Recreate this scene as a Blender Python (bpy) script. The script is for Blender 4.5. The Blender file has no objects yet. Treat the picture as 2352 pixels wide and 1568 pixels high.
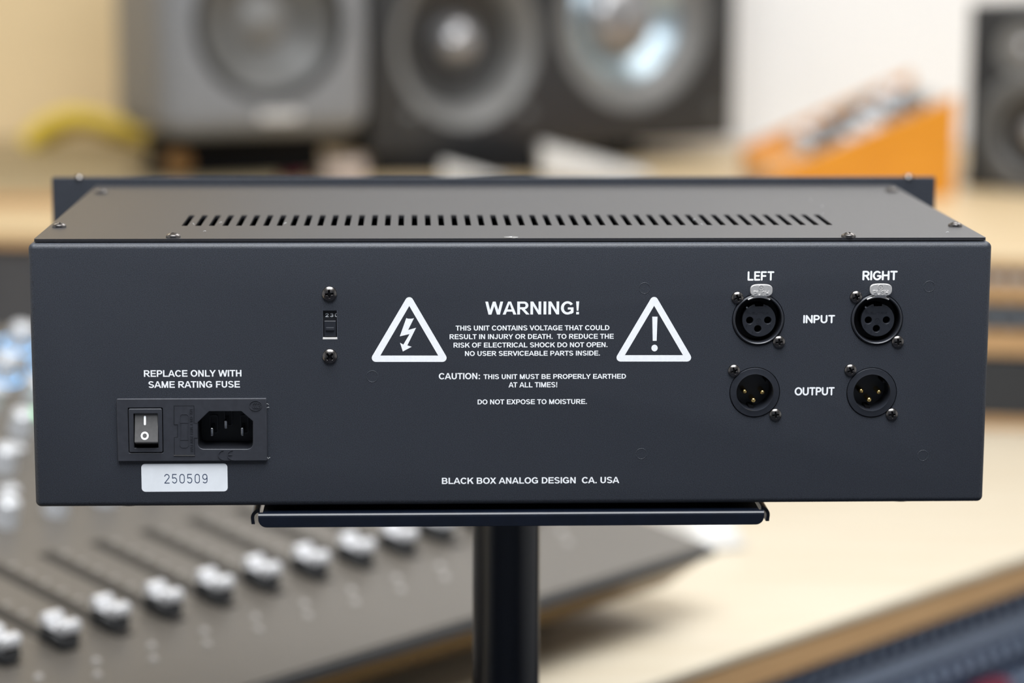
import bpy, bmesh, math, random
from mathutils import Vector, Matrix, Euler
from mathutils.geometry import delaunay_2d_cdt
random.seed(7)
PI = math.pi
SC = bpy.context.scene
COL = SC.collection

# ------------------------------------------------------------------ camera
F_PX = 5697.35
PITCH, YAW, ROLL = 0.169257745, 0.0400095709, 0.00355227
CAM = Vector((-.045331, -1.11647, 1.27))
ZT = 1.124434                       # top of the rear panel of the rack unit
fw = Vector((math.sin(YAW)*math.cos(PITCH), math.cos(YAW)*math.cos(PITCH), -math.sin(PITCH)))
rt = Vector((math.cos(YAW), -math.sin(YAW), 0))
up = rt.cross(fw)
R2 = rt*math.cos(ROLL)+up*math.sin(ROLL)
U2 = -rt*math.sin(ROLL)+up*math.cos(ROLL)
cd = bpy.data.cameras.new('camera'); cam = bpy.data.objects.new('camera', cd); COL.objects.link(cam)
M = Matrix((R2, U2, -fw)).transposed().to_4x4(); M.translation = CAM
cam.matrix_world = M
cd.sensor_width = 36; cd.lens = F_PX/2352*36
cd.clip_start = .05; cd.clip_end = 50
cd.dof.use_dof = True; cd.dof.focus_distance = 1.134; cd.dof.aperture_fstop = 4.1
SC.camera = cam

# ------------------------------------------------------------------ light
SC.view_settings.view_transform = 'Standard'
try: SC.view_settings.look = 'None'
except Exception: pass
SC.view_settings.gamma = 1; SC.view_settings.use_curve_mapping = False
SC.view_settings.exposure = 0.0
W = bpy.data.worlds.new('world'); SC.world = W; W.use_nodes = True
W.node_tree.nodes['Background'].inputs[0].default_value = (.80, .90, 1.0, 1)
W.node_tree.nodes['Background'].inputs[1].default_value = .50

def area(name, loc, size, power, color, target, sy=None):
    l = bpy.data.lights.new(name, 'AREA'); l.energy = power; l.color = color
    l.shape = 'RECTANGLE'; l.size = size; l.size_y = sy or size
    o = bpy.data.objects.new(name, l); COL.objects.link(o); o.location = loc
    o.rotation_euler = (Vector(target)-Vector(loc)).to_track_quat('-Z', 'Y').to_euler()
    return o
area('ceiling_lamp_right', (.9, 1.5, 2.62), 1.3, 29, (1, .99, .985), (.9, 1.6, 0))
area('ceiling_lamp_front', (.0, -.62, 2.62), 1.5, 100, (.94, .97, 1), (0, -.35, 0))
area('ceiling_lamp_left', (-1.1, 1.9, 2.62), .8, 10, (1, .93, .82), (-1, 1.8, 0))

# ------------------------------------------------------------------ placing helpers
def ray(px, py): return fw + R2*((px-1176)/F_PX) - U2*((py-784)/F_PX)
def gp(px, py, z):
    d = ray(px, py); return CAM + d*((z-CAM.z)/d.z)
def yp(px, py, y=0.0):
    d = ray(px, py); return CAM + d*((y-CAM.y)/d.y)
def local_hit(root, px, py, yl=0.0):
    m = root.matrix_basis.inverted(); o = m @ CAM; d = m.to_3x3() @ ray(px, py)
    return o + d*((yl-o.y)/d.y)

# ------------------------------------------------------------------ materials
def mat(name, col, rough=.5, metal=0, spec=.5, noise=None, bump=None, mix=None, coat=0, emit=None, aniso=None):
    """noise=(scale, amount) colour variation; bump=(scale, strength, dist); mix=(colour2, scale, stretch)"""
    m = bpy.data.materials.new(name); m.use_nodes = True
    nt = m.node_tree; b = nt.nodes['Principled BSDF']
    b.inputs['Base Color'].default_value = (*col, 1)
    b.inputs['Roughness'].default_value = rough; b.inputs['Metallic'].default_value = metal
    b.inputs['Specular IOR Level'].default_value = spec; b.inputs['Coat Weight'].default_value = coat
    if emit:
        b.inputs['Emission Color'].default_value = (*emit[0], 1); b.inputs['Emission Strength'].default_value = emit[1]
    tc = nt.nodes.new('ShaderNodeTexCoord')
    if mix:
        mp = nt.nodes.new('ShaderNodeMapping'); mp.inputs['Scale'].default_value = mix[2]
        n = nt.nodes.new('ShaderNodeTexNoise'); n.inputs['Scale'].default_value = mix[1]; n.inputs['Detail'].default_value = 5
        r = nt.nodes.new('ShaderNodeValToRGB'); r.color_ramp.elements[0].position = .35; r.color_ramp.elements[1].position = .68
        r.color_ramp.elements[0].color = (*col, 1); r.color_ramp.elements[1].color = (*mix[0], 1)
        nt.links.new(tc.outputs['Object'], mp.inputs[0]); nt.links.new(mp.outputs[0], n.inputs['Vector'])
        nt.links.new(n.outputs['Fac'], r.inputs[0]); nt.links.new(r.outputs[0], b.inputs['Base Color'])
    if noise:
        n = nt.nodes.new('ShaderNodeTexNoise'); n.inputs['Scale'].default_value = noise[0]; n.inputs['Detail'].default_value = 3
        r = nt.nodes.new('ShaderNodeValToRGB')
        r.color_ramp.elements[0].position = .35; r.color_ramp.elements[1].position = .72
        a = noise[1]
        r.color_ramp.elements[0].color = (*[c*(1-a) for c in col], 1)
        r.color_ramp.elements[1].color = (*[min(1, c*(1+a)) for c in col], 1)
        nt.links.new(tc.outputs['Object'], n.inputs['Vector']); nt.links.new(n.outputs['Fac'], r.inputs[0])
        nt.links.new(r.outputs[0], b.inputs['Base Color'])
    if bump:
        n2 = nt.nodes.new('ShaderNodeTexNoise'); n2.inputs['Scale'].default_value = bump[0]; n2.inputs['Detail'].default_value = 2
        bp = nt.nodes.new('ShaderNodeBump'); bp.inputs['Strength'].default_value = bump[1]; bp.inputs['Distance'].default_value = bump[2]
        nt.links.new(tc.outputs['Object'], n2.inputs['Vector']); nt.links.new(n2.outputs['Fac'], bp.inputs['Height'])
        nt.links.new(bp.outputs[0], b.inputs['Normal'])
    return m
POWDER = mat('dark_powder_coat', (.025, .029, .039), .50, 0, .5, noise=(3400, .65), bump=(3200, .9, .00010))
POWDER2 = mat('dark_powder_coat_lid', (.020, .020, .023), .40, 0, .50, noise=(900, .12), bump=(1200, .10, .00008))
PLASTIC = mat('black_moulded_plastic', (.030, .032, .040), .42, 0, .5, noise=(400, .10))
PLASTIC_D = mat('black_plastic_deep', (.012, .013, .017), .45, 0, .4, noise=(400, .10))
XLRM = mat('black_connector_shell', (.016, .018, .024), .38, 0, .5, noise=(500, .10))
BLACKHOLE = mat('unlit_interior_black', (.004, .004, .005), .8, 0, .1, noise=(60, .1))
CHANNEL = mat('channel_recess_shade', (.006, .006, .008), .5, 0, .3, noise=(400, .10))  # shade of the deep socket channel put into the colour
ROCKER = mat('grey_rocker_plastic', (.075, .073, .073), .38, 0, .5, noise=(500, .08))
PRINT = mat('white_screen_print', (.86, .875, .90), .6, 0, .3, noise=(900, .03))
INK = mat('navy_label_ink', (.035, .055, .11), .6, 0, .3, noise=(900, .05))
PAPER = mat('white_label_stock', (.78, .81, .85), .5, 0, .4, noise=(300, .02))
SCREW = mat('black_nickel_screw', (.16, .15, .145), .26, 1, .5, noise=(800, .12))
SCREW_D = mat('screw_recess_black', (.01, .01, .012), .5, .3, .4, noise=(800, .1))
NICKEL = mat('nickel_latch', (.78, .76, .74), .42, .75, .5, noise=(900, .06), bump=(1500, .2, .00004))
GOLD = mat('gold_contact', (.95, .68, .26), .22, 1, .5, noise=(600, .06))
STEEL = mat('bare_steel', (.42, .43, .45), .25, 1, .5, noise=(500, .06))
STAND = mat('satin_black_stand_paint', (.003, .005, .011), .26, 0, .42, noise=(200, .15))
RUBBER = mat('black_rubber', (.008, .008, .009), .75, 0, .2, noise=(400, .2))
BIRCH = mat('pale_birch_laminate', (.53, .475, .375), .45, 0, .35, mix=((.49, .425, .32), 3, (2, 14, 14)))
PLY = mat('plywood_edge', (.50, .31, .15), .5, 0, .4, mix=((.40, .23, .10), 6, (2, 2, 90)))
SHELFW = mat('tan_laminate_shelf', (.60, .47, .29), .42, 0, .5, mix=((.54, .41, .24), 3, (2, 14, 14)))
OLIVE = mat('dull_tan_board', (.36, .29, .18), .55, 0, .4, mix=((.30, .24, .14), 3, (3, 16, 16)))
WHITEW = mat('white_wall_paint', (.86, .865, .87), .7, 0, .3, noise=(3, .015), bump=(160, .15, .0005))
CREAM = mat('cream_wall_panel', (.78, .62, .38), .75, 0, .3, noise=(3, .05), bump=(240, .2, .0006))
FLOORM = mat('dark_carpet', (.05, .055, .07), .9, 0, .2, noise=(120, .35), bump=(300, .6, .002))
CEIL = mat('ceiling_paint', (.82, .81, .78), .8, 0, .2, noise=(4, .02))
CONS = mat('console_grey_metal', (.090, .080, .068), .36, 0, .6, noise=(6, .05))
CONS_E = mat('console_edge_black', (.03, .033, .038), .35, 0, .6, noise=(30, .08))
CONS_U = mat('console_brown_gloss_underside', (.20, .125, .05), .22, 0, .7, noise=(30, .08))
SLOT = mat('fader_slot_dark', (.022, .019, .016), .6, 0, .3, noise=(50, .1))
TICK = mat('pale_scale_print', (.36, .34, .32), .5, 0, .3, noise=(50, .05))
SILVER = mat('bright_silver_plastic', (.60, .60, .615), .34, .2, .6, noise=(60, .04))
KNOBW = mat('pale_grey_knob', (.55, .56, .58), .3, .3, .5, noise=(60, .04))
BLUE_LED = mat('blue_white_led', (.2, .5, .9), .3, emit=((.30, .60, 1.0), .7))
GREEN_LED = mat('green_led', (.3, .8, .4), .3, emit=((.35, .95, .45), .5))
CHAR = mat('charcoal_panel', (.055, .055, .060), .55, 0, .4, noise=(20, .08))
SPK_G = mat('grey_speaker_metal', (.19, .198, .212), .42, 0, .5, noise=(80, .05))
SPK_CONE = mat('dark_grey_cone', (.085, .085, .083), .42, 0, .5, noise=(60, .08))
SPK_RING = mat('black_rubber_surround', (.022, .022, .022), .45, 0, .5, noise=(60, .1))
SPK_B = mat('black_speaker_paint', (.020, .021, .023), .40, 0, .5, noise=(60, .1))
SUR = mat('grey_foam_surround', (.15, .15, .147), .40, 0, .5, noise=(80, .06))
GLOSS = mat('glossy_teal_cone', (.36, .44, .49), .30, .85, .7, noise=(30, .1))
DOME = mat('glossy_dome', (.34, .34, .35), .28, .7, .6, noise=(30, .1))
BADGE = mat('pale_badge', (.60, .60, .60), .3, .4, .5, noise=(60, .05))
AMBER = mat('amber_knob', (.30, .15, .04), .4, noise=(60, .1))
ORANGE = mat('orange_varnished_wood', (.66, .27, .018), .34, 0, .5, mix=((.58, .22, .012), 5, (2, 2, 18)), coat=.2)
SYNP = mat('synth_panel_grey', (.42, .40, .38), .45, 0, .5, noise=(30, .05))
DKNOB = mat('dark_grey_knob', (.07, .075, .08), .35, 0, .5, noise=(60, .1))
YELLOW = mat('yellow_cable_jacket', (.80, .60, .07), .5, 0, .4, noise=(60, .08))
WPLAST = mat('white_plastic', (.60, .59, .57), .4, 0, .4, noise=(40, .03))
PINK = mat('pale_pinkish_plastic', (.50, .41, .36), .5, 0, .4, noise=(40, .05))
REDM = mat('dull_red_plastic', (.16, .012, .03), .5, 0, .4, noise=(40, .08))
NAVY = mat('navy_patch_panel', (.050, .072, .125), .45, 0, .5, noise=(60, .15))
JACK = mat('steel_blue_jack', (.42, .50, .64), .35, .2, .5, noise=(60, .1))
GEARS = mat('silver_blue_faceplate', (.20, .23, .27), .35, .5, .5, noise=(60, .08))
GEARD = mat('black_faceplate', (.020, .022, .026), .45, 0, .5, noise=(60, .1))
LINT = mat('grey_lint', (.6, .6, .6), .8, 0, .2, noise=(300, .1))

# ------------------------------------------------------------------ object helpers
def tag(o, label=None, cat=None, group=None, kind=None):
    if label: o['label'] = label
    if cat: o['category'] = cat
    if group: o['group'] = group
    if kind: o['kind'] = kind
    return o
def thing(name, loc, label, cat, rz=0, group=None):
    o = bpy.data.objects.new(name, None); COL.objects.link(o); o.empty_display_size = .02
    o.location = loc; o.rotation_euler = (0, 0, rz)
    o.matrix_basis = Matrix.Translation(Vector(loc)) @ Matrix.Rotation(rz, 4, 'Z')
    return tag(o, label, cat, group)
def link(name, me, m=None, parent=None, loc=(0, 0, 0), rot=(0, 0, 0), smooth=None):
    o = bpy.data.objects.new(name, me); COL.objects.link(o)
    if m and not me.materials: me.materials.append(m)
    if parent: o.parent = parent
    o.location = loc; o.rotation_euler = rot
    if smooth is not None: shade(me, smooth)
    return o
def shade(me, ang=35):
    me.polygons.foreach_set('use_smooth', [True]*len(me.polygons))
    bm = bmesh.new(); bm.from_mesh(me); a = math.radians(ang)
    for e in bm.edges:
        e.smooth = not (len(e.link_faces) == 2 and e.calc_face_angle(0) > a)
    bm.to_mesh(me); bm.free()
def mesh(bm, name='m'):
    me = bpy.data.meshes.new(name); bmesh.ops.recalc_face_normals(bm, faces=bm.faces); bm.to_mesh(me); bm.free(); return me
def raw(verts, faces, name='m'):
    me = bpy.data.meshes.new(name); me.from_pydata([tuple(v) for v in verts], [], faces); me.update()
    bm = bmesh.new(); bm.from_mesh(me); bmesh.ops.recalc_face_normals(bm, faces=bm.faces); bm.to_mesh(me); bm.free()
    return me
def box_into(bm, lo, hi, bev=0, seg=2):
    r = bmesh.ops.create_cube(bm, size=1)
    vs = r['verts']
    for v in vs: v.co = Vector([(lo[i]+hi[i])/2 + v.co[i]*(hi[i]-lo[i]) for i in range(3)])
    if bev:
        es = list({e for v in vs for e in v.link_edges})
        bmesh.ops.bevel(bm, geom=es, offset=bev, segments=seg, affect='EDGES', profile=.5)
def box(lo, hi, bev=0, seg=2):
    bm = bmesh.new(); box_into(bm, lo, hi, bev, seg); return mesh(bm)
def bake(o):
    dg = bpy.context.evaluated_depsgraph_get(); dg.update()
    me = bpy.data.meshes.new_from_object(o.evaluated_get(dg)); return me
def rrect(x0, y0, x1, y1, r, n=6):
    pts = []
    if r <= 0: return [(x0, y0), (x1, y0), (x1, y1), (x0, y1)]
    for cx, cy, a0 in ((x1-r, y0+r, -PI/2), (x1-r, y1-r, 0), (x0+r, y1-r, PI/2), (x0+r, y0+r, PI)):
        for k in range(n+1):
            a = a0+PI/2*k/n; pts.append((cx+r*math.cos(a), cy+r*math.sin(a)))
    return pts
def rp_poly(pts, rs, n=5):
    out = []
    for i, p in enumerate(pts):
        a = Vector(pts[i-1]); b = Vector(p); c = Vector(pts[(i+1) % len(pts)]); r = rs[i]
        d1 = (a-b).normalized(); d2 = (c-b).normalized(); ang = d1.angle(d2); t = r/math.tan(ang/2)
        ctr = b+(d1+d2).normalized()*(r/math.sin(ang/2)); s = b+d1*t; e = b+d2*t
        a0 = math.atan2(s.y-ctr.y, s.x-ctr.x); a1 = math.atan2(e.y-ctr.y, e.x-ctr.x); dd = (a1-a0+PI) % (2*PI)-PI
        for k in range(n+1): out.append((ctr.x+r*math.cos(a0+dd*k/n), ctr.y+r*math.sin(a0+dd*k/n)))
    return out
def circ(cx, cy, r, n=40, ry=None): return [(cx+r*math.cos(2*PI*k/n), cy+(ry or r)*math.sin(2*PI*k/n)) for k in range(n)]
def shape2d(loops, ext, bev=0):
    """flat plate in local XY with holes, thickness 2*ext (+2*bev)"""
    c = bpy.data.curves.new('c', 'CURVE'); c.dimensions = '2D'; c.fill_mode = 'BOTH'; c.extrude = ext; c.bevel_depth = bev; c.bevel_resolution = 2
    if bev: c.offset = -bev
    for lp in loops:
        s = c.splines.new('POLY'); s.points.add(len(lp)-1); s.use_cyclic_u = True
        for p, q in zip(s.points, lp): p.co = (q[0], q[1], 0, 1)
    o = bpy.data.objects.new('c', c); COL.objects.link(o); me = bake(o)
    bpy.data.objects.remove(o); bpy.data.curves.remove(c)
    return me
def flip_xz(me, y=0.0):
    """XY plate -> vertical plate in XZ facing -Y at depth y"""
    me.transform(Matrix.Translation((0, y, 0)) @ Matrix.Rotation(PI/2, 4, 'X')); return me
def move(me, v): me.transform(Matrix.Translation(v)); return me
def lathe(prof, n=48, closed=False):
    verts, faces = [], []; k = len(prof)
    for i in range(n):
        a = 2*PI*i/n
        for r, h in prof: verts.append((r*math.cos(a), r*math.sin(a), h))
    for i in range(n):
        j = (i+1) % n
        for q in range(k-1 if not closed else k):
            q2 = (q+1) % k
            faces.append((i*k+q, j*k+q, j*k+q2, i*k+q2))
    me = raw(verts, faces)
    bm = bmesh.new(); bm.from_mesh(me); bmesh.ops.remove_doubles(bm, verts=bm.verts, dist=1e-7)
    bmesh.ops.dissolve_degenerate(bm, dist=1e-8, edges=bm.edges); bm.to_mesh(me); bm.free(); return me
def tube(pts, r, n=10, caps=True):
    verts, faces = [], []; P = [Vector(p) for p in pts]
    nrm = None
    for i, p in enumerate(P):
        t = (P[min(i+1, len(P)-1)]-P[max(i-1, 0)]).normalized()
        if nrm is None: nrm = t.orthogonal().normalized()
        nrm = (nrm - t*nrm.dot(t)).normalized(); b = t.cross(nrm)
        for k in range(n):
            a = 2*PI*k/n; verts.append(p+nrm*r*math.cos(a)+b*r*math.sin(a))
    for i in range(len(P)-1):
        for k in range(n): faces.append((i*n+k, i*n+(k+1) % n, (i+1)*n+(k+1) % n, (i+1)*n+k))
    if caps: faces += [tuple(range(n)), tuple((len(P)-1)*n+k for k in range(n))]
    return raw(verts, faces)
def union(polys):
    """flat triangulated union of overlapping polygons"""
    vs, fs = [], []
    for p in polys:
        ar = sum(p[i-1][0]*p[i][1]-p[i][0]*p[i-1][1] for i in range(len(p)))
        if ar < 0: p = p[::-1]
        fs.append(list(range(len(vs), len(vs)+len(p)))); vs += [Vector(q) for q in p]
    ov, oe, of, _, _, src = delaunay_2d_cdt(vs, [], fs, 0, 1e-7)
    return [(v[0], v[1]) for v in ov], [tuple(f) for f, q in zip(of, src) if q]
def flat_mesh(polys_groups, h):
    verts, faces = [], []
    for vs, fs in polys_groups:
        b0 = len(verts); verts += [(x, y, 0) for x, y in vs]; faces += [tuple(b0+i for i in f) for f in fs]
    me = bpy.data.meshes.new('s'); me.from_pydata(verts, [], faces); me.update()
    bm = bmesh.new(); bm.from_mesh(me)
    bmesh.ops.delete(bm, geom=[v for v in bm.verts if not v.link_faces], context='VERTS')
    if h:
        r = bmesh.ops.extrude_face_region(bm, geom=bm.faces[:])
        for v in r['geom']:
            if isinstance(v, bmesh.types.BMVert): v.co.z = h
        bmesh.ops.recalc_face_normals(bm, faces=bm.faces)
    bm.to_mesh(me); bm.free(); return me
def capsules(lines, w):
    out = []
    for ln in lines:
        for (ax, ay), (bx, by) in zip(ln[:-1], ln[1:]):
            a0 = math.atan2(by-ay, bx-ax); n = 6
            ring = [(ax+w/2*math.cos(a0+PI/2+PI*k/n), ay+w/2*math.sin(a0+PI/2+PI*k/n)) for k in range(n+1)]
            ring += [(bx+w/2*math.cos(a0-PI/2+PI*k/n), by+w/2*math.sin(a0-PI/2+PI*k/n)) for k in range(n+1)]
            out.append(ring)
    return out
def strokes(lines, w, h):
    """raised rounded strokes in local XY, width w, height h"""
    k = .01/w if w < .01 else 1                 # keep the union well scaled
    g = union(capsules([[(x*k, y*k) for x, y in l] for l in lines], w*k))
    return flat_mesh([([(x/k, y/k) for x, y in g[0]], g[1])], h)
def arc(cx, cy, rx, ry, a0, a1, n=10):
    return [(cx+rx*math.cos(math.radians(a0+(a1-a0)*k/n)), cy+ry*math.sin(math.radians(a0+(a1-a0)*k/n))) for k in range(n+1)]
# rounded stroke glyphs on a 0..w by 0..1 cell
GL = {
 'L': (.55, [[(0, 1), (0, 0), (.55, 0)]]),
 'E': (.58, [[(.58, 1), (0, 1), (0, 0), (.58, 0)], [(0, .52), (.5, .52)]]),
 'F': (.55, [[(.55, 1), (0, 1), (0, 0)], [(0, .5), (.48, .5)]]),
 'T': (.66, [[(0, 1), (.66, 1)], [(.33, 1), (.33, 0)]]),
 'R': (.62, [[(0, 0), (0, 1), (.32, 1)]+arc(.34, .74, .27, .26, 90, -90)+[(0, .48)], [(.34, .48), (.62, 0)]]),
 'P': (.60, [[(0, 0), (0, 1), (.32, 1)]+arc(.32, .73, .28, .27, 90, -90)+[(0, .46)]]),
 'I': (.0, [[(0, 0), (0, 1)]]),
 'G': (.78, [arc(.42, .5, .42, .5, 48, 340, 18)+[(.80, .45), (.5, .45)]]),
 'H': (.68, [[(0, 0), (0, 1)], [(.68, 0), (.68, 1)], [(0, .52), (.68, .52)]]),
 'N': (.68, [[(0, 0), (0, 1), (.68, 0), (.68, 1)]]),
 'U': (.66, [[(0, 1), (0, .34)]+arc(.33, .33, .33, .33, 180, 360)+[(.66, .34), (.66, 1)]]),
 'O': (.86, [arc(.43, .5, .43, .5, 0, 360, 24)]),
 'S': (.56, [arc(.28, .74, .27, .26, 30, 250, 10)+arc(.28, .24, .28, .25, 70, -150, 10)]),
 'K': (.60, [[(0, 0), (0, 1)], [(.55, 1), (0, .45)], [(.2, .6), (.6, 0)]]),
 'C': (.70, [arc(.42, .5, .42, .5, 48, 312, 16)]),
 'W': (.95, [[(0, 1), (.25, 0), (.475, .9), (.70, 0), (.95, 1)]]),
 'Y': (.66, [[(0, 1), (.33, .48), (.66, 1)], [(.33, .48), (.33, 0)]]),
 'V': (.66, [[(0, 1), (.33, 0), (.66, 1)]]),
 '2': (.56, [arc(.28, .72, .28, .28, 165, -20, 10)+[(0, 0), (.56, 0)]]),
 '3': (.54, [arc(.26, .74, .26, .26, 150, -90, 10)+arc(.26, .25, .28, .25, 90, -150, 10)]),
 '5': (.54, [[(.50, 1), (.04, 1), (.02, .56)]+arc(.26, .31, .28, .31, 110, -150, 12)]),
 '0': (.54, [[(.54, .3), (.54, .7)]+arc(.27, .73, .27, .27, 0, 180, 8)+arc(.27, .27, .27, .27, 180, 360, 8)]),
 '9': (.54, [arc(.27, .70, .27, .30, 0, 360, 14), [(.54, .70), (.54, .28)]+arc(.27, .27, .27, .27, 0, -140, 8)]),
 '1': (.2, [[(0, .8), (.2, 1), (.2, 0)]]),
}
_gc = {}
def stroke_text(s, w, h, gap=.3, space=.5, mono=None):
    x = 0; G = []
    for ch in s:
        if ch == ' ': x += space; continue
        gw, ls = GL[ch]
        if (ch, w) not in _gc: _gc[(ch, w)] = union(capsules(ls, w))
        vs, fs = _gc[(ch, w)]; off = (mono-gw)/2 if mono else 0
        G.append(([(px+x+off, py) for px, py in vs], fs)); x += (mono or gw)+gap
    return flat_mesh(G, h)
# bold sans capitals built from bars, parallelograms and elliptical bands (cap height 1)
def rc(x0, y0, x1, y1): return [(x0, y0), (x1, y0), (x1, y1), (x0, y1)]
def par(xt, xb, w, y0=0, y1=1): return [(xb, y0), (xb+w, y0), (xt+w, y1), (xt, y1)]
def band(cx, cy, rx, ry, s, t, a0, a1, n=14):
    return arc(cx, cy, rx, ry, a0, a1, n)+arc(cx, cy, rx-s, ry-t, a0, a1, n)[::-1]
def ring_(cx, cy, rx, ry, s, t): return [band(cx, cy, rx, ry, s, t, 0, 180, 18), band(cx, cy, rx, ry, s, t, 180, 360, 18)]
st_ = rc(.10, 0, .305, 1)
BG = {
 'A': (1.008, [[(0, 0), (.40, 1), (.56, 1), (.22, 0)], [(1.01, 0), (.61, 1), (.45, 1), (.79, 0)], rc(.22, .225, .79, .39)]),
 'B': (1.008, [st_, rc(.29, .835, .58, 1), rc(.29, .43, .60, .585), rc(.29, 0, .61, .165), band(.575, .715, .30, .285, .2, .165, -90, 90), band(.605, .2925, .33, .2925, .205, .165, -90, 90)]),
 'C': (1.008, [band(.54, .5, .485, .515, .215, .18, 36, 322, 30)]),
 'D': (1.008, [st_, rc(.29, .83, .48, 1), rc(.29, 0, .48, .17), band(.465, .5, .485, .5, .21, .17, -90, 90, 20)]),
 'E': (.932, [st_, rc(.29, .83, .865, 1), rc(.29, .42, .83, .585), rc(.29, 0, .885, .17)]),
 'F': (.853, [st_, rc(.29, .83, .80, 1), rc(.29, .405, .72, .57)]),
 'G': (1.087, [band(.54, .5, .49, .515, .215, .18, 36, 318, 30), rc(.56, .375, .985, .54), rc(.785, .15, .985, .50), [(.785, .15), (.985, .15), (.91, .085), (.80, .03), (.70, .12)]]),
 'H': (1.008, [st_, rc(.70, 0, .905, 1), rc(.29, .42, .71, .595)]),
 'I': (.388, [rc(.095, 0, .30, 1)]),
 'J': (.777, [rc(.455, .30, .66, 1), band(.345, .30, .315, .315, .205, .17, 180, 360)]),
 'K': (1.008, [st_, [(.73, 1), (1.0, 1), (.305, .285), (.305, .56)], [(.43, .58), (.60, .69), (1.015, 0), (.76, 0)]]),
 'L': (.853, [st_, rc(.29, 0, .81, .17)]),
 'M': (1.163, [rc(.10, 0, .29, 1), rc(.87, 0, 1.06, 1), par(.10, .49, .21), par(.85, .46, .21)]),
 'N': (1.008, [rc(.10, 0, .295, 1), rc(.70, 0, .895, 1), par(.10, .69, .205)]),
 'O': (1.087, ring_(.543, .5, .492, .515, .212, .178)),
 'P': (.932, [st_, rc(.29, .835, .56, 1), rc(.29, .355, .56, .525), band(.555, .6775, .335, .3225, .205, .17, -90, 90)]),
 'R': (1.008, [st_, rc(.29, .835, .60, 1), rc(.29, .40, .60, .565), band(.60, .70, .32, .30, .205, .165, -90, 90), [(.40, .41), (.62, .45), (1.01, 0), (.765, 0)]]),
 'S': (.932, [band(.455, .735, .385, .28, .195, .165, 18, 262, 20), band(.47, .275, .405, .29, .205, .17, 98, -162, 20), [(.30, .50), (.43, .455), (.47, .565), (.41, .62), (.30, .62)], [(.40, .46), (.41, .40), (.60, .37), (.56, .55), (.44, .565)]]),
 'T': (.853, [rc(.025, .83, .825, 1), rc(.323, 0, .528, 1)]),
 'U': (1.008, [rc(.10, .37, .305, 1), rc(.70, .37, .905, 1), band(.5025, .375, .4025, .39, .205, .178, 180, 360, 18)]),
 'V': (.932, [par(.0, .36, .215), par(.72, .36, .215)]),
 'W': (1.318, [par(0, .235, .205), par(.555, .25, .205), par(.555, .86, .205), par(1.11, .875, .205)]),
 'X': (.932, [par(.02, .69, .24), par(.67, .0, .24)]),
 'Y': (.932, [rc(.365, 0, .57, .43), par(0, .365, .225, .40, 1), par(.71, .345, .225, .40, 1)]),
 '!': (.465, [[(.17, .28), (.295, .28), (.345, 1), (.12, 1)], rc(.13, 0, .335, .19)]),
 '.': (.388, [rc(.10, 0, .30, .19)]),
 ':': (.465, [rc(.13, 0, .335, .19), rc(.13, .53, .335, .72)]),
}
def bold_text(s):
    x = 0; G = []
    for i, ch in enumerate(s):
        if ch == ' ': x += .388; continue
        if ch not in _gc: _gc[ch] = union(BG[ch][1])
        vs, fs = _gc[ch]
        G.append(([(px+x, py) for px, py in vs], fs)); x += BG[ch][0]-.035
        if s[i:i+2] in ('AT', 'TA', 'LT', 'AV', 'LY', 'AY', 'YA'): x -= .07
    return flat_mesh(G, 0)
def fit(me, x0, x1, z0, z1, h=None):
    xs = [v.co.x for v in me.vertices]; ys = [v.co.y for v in me.vertices]; zs = [v.co.z for v in me.vertices]
    a, b, c, d = min(xs), max(xs), min(ys), max(ys); e, f = min(zs), max(zs)
    for v in me.vertices:
        v.co.x = x0+(v.co.x-a)/(b-a)*(x1-x0); v.co.y = z0+(v.co.y-c)/(d-c)*(z1-z0)
        v.co.z = (v.co.z-e)/(f-e)*h if (h and f > e) else 0
    return me

# ------------------------------------------------------------------ the setting
def struct(name, me, m, kind='structure'): return tag(link(name, me, m), kind=kind)
WY = 2.68
struct('floor', box((-2.6, -2.6, -.05), (2.6, WY+.1, 0)), FLOORM)
struct('wall_back', box((-2.6, WY, 0), (2.6, WY+.1, 2.7)), WHITEW)
struct('wall_left', box((-2.6, -2.6, 0), (-2.5, WY, 2.7)), WHITEW)
struct('wall_right', box((2.5, -2.6, 0), (2.6, WY, 2.7)), WHITEW)
struct('added_wall_front', box((-2.6, -2.7, 0), (2.6, -2.6, 2.7)), mat('light_cutting_wall', (.20, .22, .26), .8, 0, .3, noise=(3, .05)))  # unseen wall, added and kept dark to cut light from the camera side
struct('ceiling', box((-2.6, -2.6, 2.7), (2.6, WY+.1, 2.78)), CEIL)

# cream panel on the wall behind the grey speaker
t = thing('wall_panel', (-.95, WY-.03, .93), 'large cream panel on the wall behind the grey speaker', 'wall panel')
link('panel_face', box((-.75, -.005, 0), (.60, .03, 1.5), .004), CREAM, t)
link('panel_frame', box((.60, -.012, 0), (.63, .03, 1.5), .003), CREAM, t)

# ------------------------------------------------------------------ desk
DT = .75
pa = gp(1494, 1568, DT); pb = gp(2352, 1276, DT)
du = (pb-pa).normalized(); dn = Vector((du.y, -du.x, 0))       # dn points out towards the sitter
desk = thing('desk', (.3, 1.5, 0), 'pale birch desk with a plywood front edge running diagonally under the console', 'desk')
def at_edge(s, out=0, z=0): p = pa+du*s-dn*(-out); return Vector((p.x, p.y, z))
p0 = pa-du*1.25; p1 = pa+du*1.75
poly = [(p0.x, p0.y), (p1.x, p1.y), (2.3, p1.y), (2.3, WY-.01), (-1.6, WY-.01), (-1.6, p0.y)]
me = shape2d([poly], .0025, .0008); move(me, (-.3, -1.5, DT-.0033)); link('desk_top', me, BIRCH, desk)
ins = [(p0.x, p0.y+.002), (p1.x, p1.y+.002), (2.298, p1.y+.002), (2.298, WY-.012), (-1.598, WY-.012), (-1.598, p0.y+.002)]
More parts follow.
